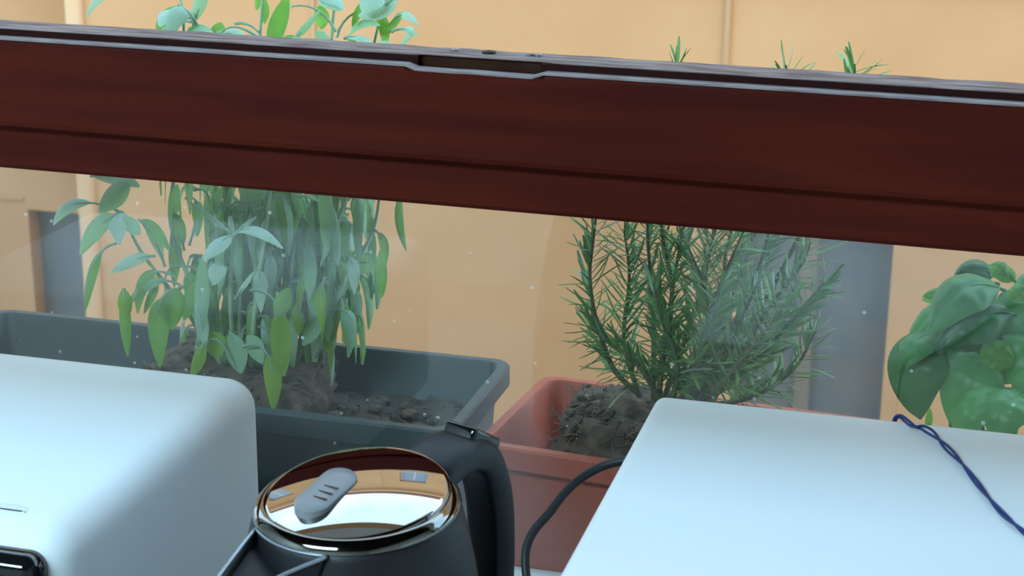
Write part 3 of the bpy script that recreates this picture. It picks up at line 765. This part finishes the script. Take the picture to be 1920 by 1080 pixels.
for bi, path in enumerate(BR):
    pts = catmull([at(x, y, Y=Y) - OR for x, y, Y in path], 12)
    bm = bmesh.new(); tube(bm, pts, lambda q: .0026 - .0017 * q, 6)
    st = from_bm('branch', bm, rose_stem, rs, smooth=True)
    fr_ = frames(pts); acc = 0; ang = rnd.uniform(0, 6)
    for i in range(3, len(pts)):
        acc += (pts[i] - pts[i - 1]).length
        step = .0050
        while acc > step:
            acc -= step
            q = i / len(pts)
            if bi in (13, 14, 19) and q < .25: continue
            tg, u, v = fr_[i]
            for sd in (0, 1, 2):
                a = ang + sd * PI * .667 + rnd.uniform(-.35, .35)
                side = (u * math.cos(a) + v * math.sin(a))
                out_ = rnd.uniform(.55, 1.7) if q < .93 else rnd.uniform(.2, .6)
                if q > .97 and bi in (13, 14, 19) and rnd.random() < .45: continue
                d = (tg * 1.0 + side * out_ * 1.15).normalized()
                if rnd.random() < .08: d = (d + Vector((rnd.uniform(-.6, .6), rnd.uniform(-.5, .2), -.3))).normalized()
                L = rnd.uniform(.019, .037) * (1.0 if q < .9 else .72)
                p = pts[i] + side * .001
                # frame: y=d, z roughly tg
                z_ = (tg - d * tg.dot(d)); z_ = z_.normalized() if z_.length > .01 else side
                x_ = d.cross(z_)
                sc = L; M_ = Matrix(((x_.x * sc, d.x * sc, z_.x * sc, p.x), (x_.y * sc, d.y * sc, z_.y * sc, p.y), (x_.z * sc, d.z * sc, z_.z * sc, p.z), (0, 0, 0, 1)))
                mi = rnd.choices((0, 1, 2), (4, 4, 1.3 if bi in (6, 7, 8, 12, 9) else .7))[0]
                wz = (p + OR); c3 = RC.transposed() @ (wz - CAM); iy = 540 + F * c3.y / c3.z; ix = 960 + F * c3.x / c3.z
                rail = 85 + .065 * ix < iy < 330 + .091 * ix
                hidden = rail or iy > 760
                cand.append((c3.z + (10 if hidden else 0), st, M_, mi, rnd.randrange(3)))
            ang += 2.1
cand.sort(key=lambda c: c[0])
print('needles', len(cand))
for c in cand[:298]:
    n_ = bpy.data.objects.new('needle', NM[c[3]][c[4]]); COL.objects.link(n_); n_.parent = c[1]; n_.matrix_local = c[2]
groups = {}
for c in cand[298:]: groups.setdefault((c[1].name, c[3]), []).append(c)
for (sn, mi), lst in groups.items():
    V, Fc = [], []
    for c in lst:
        base = len(V); me = NM[mi][c[4]]
        V += [tuple(c[2] @ v.co) for v in me.vertices]; Fc += [tuple(base + k for k in p.vertices) for p in me.polygons]
    me = bpy.data.meshes.new('needles'); me.from_pydata(V, [], Fc); me.materials.append(RN[mi])
    no = bpy.data.objects.new('needles', me); COL.objects.link(no); no.parent = lst[0][1]; no['kind'] = 'stuff'

# ------------------------------------------------------------------ basil
OB = Vector((.075, 1.41, LZ))
pot = empty('flower_pot', OB); tag(pot, 'small round brown pot holding the basil, hidden behind the white box on the right', 'pot')
bm = bmesh.new(); lathe(bm, [(.0001, .0), (.035, .0), (.036, .003), (.046, .085), (.050, .086), (.051, .102), (.047, .103), (.045, .09), (.040, .07), (.0001, .07)], 40)
from_bm('body', bm, terra, pot, autosmooth=35)
bm = bmesh.new(); lathe(bm, [(.0001, .088), (.02, .091), (.042, .086), (.042, .075), (.0001, .073)], 30)
from_bm('soil', bm, soil_m, pot)
ba = empty('basil_plant', OB + Vector((0, 0, .09))); tag(ba, 'basil with broad domed green leaves at the right end of the window ledge', 'plant')
OBB = OB + Vector((0, 0, .09))
for path in ([(1850, 900, 1.41), (1830, 760, 1.40), (1850, 620, 1.40), (1870, 530, 1.40)], [(1880, 900, 1.42), (1920, 740, 1.42), (1960, 580, 1.42)], [(1840, 900, 1.40), (1792, 800, 1.41), (1770, 700, 1.42)], [(1900, 900, 1.38), (1940, 800, 1.36), (1930, 740, 1.34)]):
    bm = bmesh.new(); tube(bm, catmull([at(x, y, Y=Y) - OBB for x, y, Y in path], 6), .0026, 8)
    from_bm('stem', bm, BL[1], ba, smooth=True)
def bas(b, tp_, wpx, Yb, Yt, mi, nrm=(.1, -.7, .6), lift=.18, pet=.06, dome=.2, mid=None):
    p0 = at(*b, Y=Yb) - OBB; p2 = at(*tp_, Y=Yt) - OBB
    md = (at(mid[0], mid[1], Y=mid[2]) - OBB) if mid else None
    link('leaf', leaf_mesh(p0, p2, wpx * 1.28 / F, nrm, lift, BL[mi], pet, dome, 'basil', nl=16, nw=7, mid=md), None, ba)
BAS = [
    ((1885, 545), (1748, 628), 112, 1.39, 1.35, 0, dict(nrm=(-.25, -.62, .75), mid=(1790, 500, 1.36), dome=.16)),
    ((1870, 520), (1788, 524), 60, 1.42, 1.41, 2, dict(mid=(1830, 490, 1.41))),
    ((1800, 560), (1697, 660), 74, 1.40, 1.38, 0, dict(nrm=(-.5, -.6, .6), mid=(1735, 575, 1.38))),
    ((1770, 620), (1726, 786), 128, 1.38, 1.35, 2, dict(nrm=(-.2, -.9, .4), mid=(1688, 670, 1.33), dome=.12)),
    ((1755, 625), (1700, 690), 76, 1.375, 1.34, 0, dict(nrm=(-.3, -.6, .75), mid=(1705, 625, 1.34))),
    ((1905, 590), (1762, 650), 105, 1.38, 1.35, 2, dict(nrm=(-.1, -.8, .55), mid=(1830, 570, 1.35))),
    ((1900, 620), (1768, 740), 150, 1.39, 1.35, 2, dict(nrm=(-.1, -.85, .5), mid=(1820, 640, 1.35))),
    ((1870, 655), (1790, 805), 130, 1.37, 1.34, 0, dict(nrm=(-.2, -.85, .5), mid=(1805, 690, 1.33), dome=.14)),
    ((1895, 730), (1792, 826), 96, 1.35, 1.31, 0, dict(nrm=(-.3, -.62, .72), mid=(1825, 722, 1.31), dome=.2)),
    ((1925, 735), (1868, 832), 100, 1.34, 1.30, 0, dict(nrm=(-.1, -.7, .7), mid=(1880, 735, 1.30), dome=.18)),
    ((1890, 520), (1852, 500), 44, 1.40, 1.41, 1, dict(mid=(1870, 492, 1.40))),
    ((1905, 530), (1860, 498), 40, 1.41, 1.42, 1, dict()),
    ((1775, 560), (1728, 562), 30, 1.43, 1.44, 1, dict()),
    ((1790, 552), (1730, 556), 30, 1.43, 1.43, 1, dict()),
    ((1930, 540), (1893, 562), 40, 1.38, 1.37, 1, dict()),
    ((1880, 600), (1846, 606), 26, 1.42, 1.42, 1, dict()),
    ((1960, 560), (1880, 640), 120, 1.41, 1.38, 0, dict(mid=(1920, 560, 1.37))),
    ((1960, 520), (1900, 560), 60, 1.43, 1.42, 0, dict()),
    ((1980, 620), (1880, 720), 130, 1.40, 1.36, 0, dict(mid=(1930, 640, 1.35))),
    ((1990, 700), (1930, 800), 120, 1.37, 1.33, 0, dict(mid=(1950, 710, 1.32))),
    ((2010, 540), (2060, 620), 120, 1.41, 1.38, 0, dict()),
    ((2000, 640), (2070, 760), 120, 1.38, 1.35, 0, dict()),
    ((1890, 640), (1850, 700), 70, 1.36, 1.345, 1, dict()),
    ((1740, 810), (1744, 766), 16, 1.40, 1.40, 1, dict(lift=0)),
    ((1850, 810), (1780, 780), 90, 1.42, 1.42, 2, dict(lift=0)),
    ((1900, 760), (1840, 740), 120, 1.43, 1.42, 2, dict(lift=0)),
]
for b, tp_, wpx, Yb, Yt, mi, kw in BAS: bas(b, tp_, wpx, Yb, Yt, mi, **kw)

# ------------------------------------------------------------------ white appliances
CZ = .905
def rbox_mesh(x0, x1, y0, y1, z0, z1, r, seg=8):
    bm = bmesh.new(); bbox(bm, x0, x1, y0, y1, z0, z1, r, seg); return bm
lb = empty('bread_maker', (-.74, 1.02, CZ)); tag(lb, 'white rounded kitchen appliance with black front at the left of the kettle', 'appliance')
bm = rbox_mesh(-.20, .206, -.155, .166, .012, .1850, .025, 8)
from_bm('body', bm, white_plastic, lb, autosmooth=60)
box('front_panel', -.19, .194, -.172, -.145, .02, .1735, black_gloss, lb, bev=.012, seg=6)
box('front_recess', -.165, .160, -.176, -.1715, .03, .150, black_matte, lb, bev=.002)
bm = bmesh.new()
lp = [rr_loop(-.02 + i_, .166 - i_, -.137 + i_ * .6, -.118 - i_ * .6, .008, z_) for i_, z_ in ((0, .1840), (.0015, .1853), (.004, .1857))]
loft(bm, lp, cap1=True, cap0=True); from_bm('lid_grip', bm, white_plastic, lb, autosmooth=50)
for x in (-.16, .16):
    for y in (-.12, .12):
        bm = bmesh.new(); bmesh.ops.create_cone(bm, cap_ends=True, segments=16, radius1=.012, radius2=.014, depth=.014); f_ = from_bm('foot', bm, black_rubber, lb); f_.location = (x, y, .0072)
rb = empty('microwave', (.03, .95, CZ)); tag(rb, 'white box shaped appliance with a flat top at the right of the kettle', 'appliance')
bm = rbox_mesh(-.2405, .225, -.19, .235, .012, .2035, .009, 5)
from_bm('body', bm, white_enamel, rb, autosmooth=60)
box('door', -.235, .12, -.208, -.189, .016, .198, black_gloss, rb, bev=.004)
box('control_panel', .123, .222, -.205, -.189, .016, .198, white_plastic, rb, bev=.004)
for z in (.07, .14):
    bm = bmesh.new(); bmesh.ops.create_cone(bm, cap_ends=True, segments=32, radius1=.02, radius2=.018, depth=.02); k_ = from_bm('knob', bm, white_plastic, rb, autosmooth=40); k_.rotation_euler.x = PI / 2; k_.location = (.172, -.2145, z)
for x in (-.2, .19):
    for y in (-.15, .18):
        bm = bmesh.new(); bmesh.ops.create_cone(bm, cap_ends=True, segments=16, radius1=.012, radius2=.014, depth=.014); f_ = from_bm('foot', bm, black_rubber, rb); f_.location = (x, y, .0072)
# navy twin string over the top
TZ = CZ + .2035 + .0012
base_pts = [Vector((-.036, 1.189, TZ - .05)), Vector((-.034, 1.1885, TZ - .012)), Vector((-.030, 1.183, TZ + .0004))] + [at(x, y, Z=TZ) for x, y in ((1712, 801), (1735, 806), (1765, 832), (1800, 868), (1835, 912), (1870, 955), (1905, 988), (1940, 1015), (1990, 1050), (2060, 1110))]
cp = catmull(base_pts, 10); frs = frames(cp)
st = empty('string', base_pts[2]); tag(st, 'twisted navy blue string trailing over the white appliance top', 'string')
for s_ in (0, 1):
    bm = bmesh.new(); pts = []
    for i, (p, (tg, u, v)) in enumerate(zip(cp, frs)):
        sp = .0011 + .0018 * max(0, math.sin(i / len(cp) * 9 - 1.6)) ** 2
        a = i * .22 + s_ * PI
        latv = tg.cross(Vector((0, 0, 1))).normalized()
        pts.append(p + latv * math.cos(a) * sp + Vector((0, 0, 1)) * (.0009 * (1 + math.sin(a))) - base_pts[2])
    tube(bm, pts, .0010, 7); from_bm('strand', bm, blue_thread, st, smooth=True)

# ------------------------------------------------------------------ kettle
KC = Vector((-.3356, .8745, CZ))
SA = math.atan2(-.924, -.379)
kt = empty('kettle', KC, SA); tag(kt, 'matt black electric kettle with a glossy lid between the white appliances', 'kettle')
kt.scale = (.98, .98, 1.10)
HT = .218     # height of the lid plane centre above the worktop
TILT = math.tan(math.radians(3))
def shear(bm, z0=.10):
    for v in bm.verts:
        wgt = min(1, max(0, (v.co.z - z0) / (HT - z0)))
        v.co.z -= v.co.x * TILT * wgt
    return bm
bm = bmesh.new(); lathe(bm, [(.0001, 0), (.082, 0), (.084, .003), (.084, .014), (.080, .018), (.0001, .018)], 72)
pb = from_bm('power_base', bm, black_matte, kt, autosmooth=35)
bm = bmesh.new()
lathe(bm, [(.0001, .020), (.080, .020), (.0845, .024), (.0855, .04), (.0850, .08), (.0825, .11), (.0785, .14), (.0735, .17), (.0690, .19), (.0652, .204), (.0640, .2075), (.0625, .2085), (.055, .2085)], 96)
from_bm('body', shear(bm), black_matte, kt, autosmooth=50)
# lid: flared bright ring, dark groove, domed mirror disc
bm = bmesh.new()
lathe(bm, [(.0600, .2075), (.0635, .2078), (.0645, .2088), (.0640, .2108), (.0622, .2130), (.0600, .2145), (.0578, .2152), (.0572, .2150), (.0570, .2140)], 96)
lid = from_bm('lid', shear(bm), ring_mirror, kt, autosmooth=60); lid['label'] = 'glossy black chrome lid'
bm = bmesh.new()
prof = [(.0571, .205), (.0571, .2150)]
R_ = .0568; rise = .0052
for i in range(24):
    a = 1 - i / 23
    r_ = max(R_ * a, .0001)
    prof.append((r_,   .2154 + rise * (1 - a ** 2.0)))
lathe(bm, prof, 96)
for v in bm.verts: v.co.z += (.022 - v.co.x) * math.tan(math.radians(3.8))
from_bm('lid_disc', shear(bm), lid_mirror, lid, smooth=True)
# button
def capsule_loop(L, r, z, n=12):
    pts = []
    for k in range(n + 1): a = -PI / 2 + PI * k / n; pts.append(Vector((L / 2 + r * math.cos(a), r * math.sin(a), z)))
    for k in range(n + 1): a = PI / 2 + PI * k / n; pts.append(Vector((-L / 2 + r * math.cos(a), r * math.sin(a), z)))
    return pts
bt = empty('lid_button'); bt.parent = lid
bm = bmesh.new(); loft(bm, [capsule_loop(.030, .0112, -.004), capsule_loop(.030, .0112, .0016), capsule_loop(.030, .0105, .0022), capsule_loop(.028, .005, .0024)], cap0=True, cap1=True)
bmesh.ops.recalc_face_normals(bm, faces=bm.faces)
me = bpy.data.meshes.new('lid_button'); bm.to_mesh(me); bm.free(); bpy.data.objects.remove(bt)
bt = link('lid_button', me, grey_button, lid)
for p in me.polygons: p.use_smooth = True
me.set_sharp_from_angle(angle=.7)
bt.location = (.0186, -.0085, .2202); bt.rotation_euler = (math.radians(-4), math.radians(7), .20)
# three slots on the button (sub-parts of the kettle lid)
for i in range(3):
    bm = bmesh.new(); bbox(bm, -.0007, .0007, -.0068, .0068, 0, .0006, .0003, 2)
    # slots run across the view direction
    for v in bm.verts:
        ca, sa = math.cos(.13), math.sin(.13); x, y = v.co.x, v.co.y; v.co.x = x * ca - y * sa; v.co.y = x * sa + y * ca
    sl = from_bm('button_slot', bm, black_gloss, lid)
    lx = .0065 * (i - 1) + .004
    sl.location = (bt.location.x + lx, bt.location.y + .001 + .2 * lx, .2202 + .0021 - lx * math.tan(math.radians(7.5))); sl.rotation_euler = (0, math.radians(7), 0)
# spout beak
def topz(x, r=0): return .2085 - x * TILT
HA = math.radians(27)
outline = []
ax_, ay_ = .0655 * math.cos(HA), .0655 * math.sin(HA)
tipx, tr = .118, .010
ctrl = [Vector((ax_, -ay_, 0)), Vector((ax_ + .022, -ay_ * .72, -.002)), Vector((tipx - .010, -.0115, -.006)), Vector((tipx - .002, -.0065, -.008)), Vector((tipx, 0, -.009)), Vector((tipx - .002, .0065, -.008)), Vector((tipx - .010, .0115, -.006)), Vector((ax_ + .022, ay_ * .72, -.002)), Vector((ax_, ay_, 0))]
top = catmull(ctrl, 6)
for p in top: p.z += topz(p.x)
def bottom_pt(i):
    s = (i / (len(top) - 1)) * 2 - 1
    a = s * HA * .35; return Vector((.0775 * math.cos(a), .0775 * math.sin(a), .135))
bm = bmesh.new(); loops = []
for j in range(11):
    q = j / 10
    row = []
    for i, p in enumerate(top):
        b = bottom_pt(i); s = (i / (len(top) - 1)) * 2 - 1
        e = (1 - q) ** 1.25
        pt = Vector((b.x + (p.x - b.x) * e, b.y + (p.y - b.y) * (1 - q) ** .85, b.z + (p.z - b.z) * (1 - q)))
        # side edges hug the body
        if i in (0, len(top) - 1):
            rb_ = .0643 + (.0785 - .0643) * min(1, (p.z - pt.z) / .07) ; a = math.atan2(pt.y, pt.x); pt.x, pt.y = rb_ * math.cos(a) * .995, rb_ * math.sin(a) * .995
        row.append(pt)
    loops.append(row)
loft(bm, loops, closed=False)
sp = from_bm('spout', bm, black_matte, kt, smooth=True)
so_ = sp.modifiers.new('t', 'SOLIDIFY'); so_.thickness = .0012; so_.offset = 0
bm = bmesh.new(); tube(bm, top, .00115, 6); from_bm('spout_rim', bm, grey_rim, sp, smooth=True)
arc = [Vector((.0652 * math.cos(-HA + 2 * HA * k / 16), .0652 * math.sin(-HA + 2 * HA * k / 16), 0)) for k in range(17)]
for p in arc: p.z = topz(p.x) + .0004
bm = bmesh.new(); tube(bm, arc, .0007, 6); from_bm('spout_rim', bm, grey_rim, sp, smooth=True)
bm = bmesh.new()
inner = [p - Vector((.0015, 0, .006)) for p in top]
c0 = bm.verts.new(Vector((.070, 0, topz(.07) - .014)))
vv = [bm.verts.new(p) for p in inner]
for a_, b_ in zip(vv[:-1], vv[1:]): bm.faces.new((a_, b_, c0))
from_bm('spout_filter', bm, black_matte, sp, smooth=True)
# handle
hp = catmull([Vector((-.052, 0, .2050)), Vector((-.070, 0, .2110)), Vector((-.092, 0, .2135)), Vector((-.111, 0, .2080)), Vector((-.1245, 0, .192)), Vector((-.132, 0, .165)), Vector((-.133, 0, .125)), Vector((-.128, 0, .085)), Vector((-.114, 0, .055)), Vector((-.092, 0, .042)), Vector((-.078, 0, .040))], 7)
bm = bmesh.new(); loops = []
for i, p in enumerate(hp):
    a = hp[max(i - 1, 0)]; b = hp[min(i + 1, len(hp) - 1)]; tg = (b - a).normalized(); nrm = Vector((0, 1, 0)).cross(tg).normalized()
    q = i / (len(hp) - 1)
    wy = .0265 - .0105 * min(1, q * 2.6) + .004 * max(0, q - .75) * 4
    wt = .0065 + .0045 * min(1, q * 4)
    lp = []
    for k in range(20):
        an = 2 * PI * k / 20; cx, sx = math.cos(an), math.sin(an)
        e = .55
        lp.append(p + Vector((0, 1, 0)) * wy * math.copysign(abs(cx) ** e, cx) + nrm * wt * math.copysign(abs(sx) ** e, sx))
    loops.append(lp)
loft(bm, loops, cap0=True, cap1=True); from_bm('handle', bm, black_matte, kt, autosmooth=50)
bm = bmesh.new(); bbox(bm, -.016, .016, -.0135, .0135, -.006, .0055, .003, 4)
sw = from_bm('switch', bm, black_gloss, kt, autosmooth=40); sw.location = (-.1115, 0, .2175); sw.rotation_euler = (0, -math.radians(28), 0)
# power cord, a part of the kettle's base
cpts = [KC + Vector((math.cos(.9), math.sin(.9), 0)) * .078 + Vector((0, 0, .009)), Vector((-.265, 1.02, .915)), Vector((-.275, 1.09, .925)), at(985, 1040, Y=1.14), at(1035, 955, Y=1.17), at(1075, 908, Y=1.19), at(1115, 881, Y=1.205), at(1160, 866, Y=1.212), at(1230, 866, Y=1.215), at(1330, 930, Y=1.215), at(1430, 1080, Y=1.215)]
kin = kt.matrix_world.inverted() if False else (Matrix.Translation(KC) @ Matrix.Rotation(SA, 4, 'Z') @ Matrix.Diagonal((.98, .98, 1.10, 1))).inverted()
bm = bmesh.new(); tube(bm, [kin @ p for p in catmull(cpts, 10)], .0034, 12); cdo = from_bm('power_cord', bm, black_rubber, kt, smooth=True)
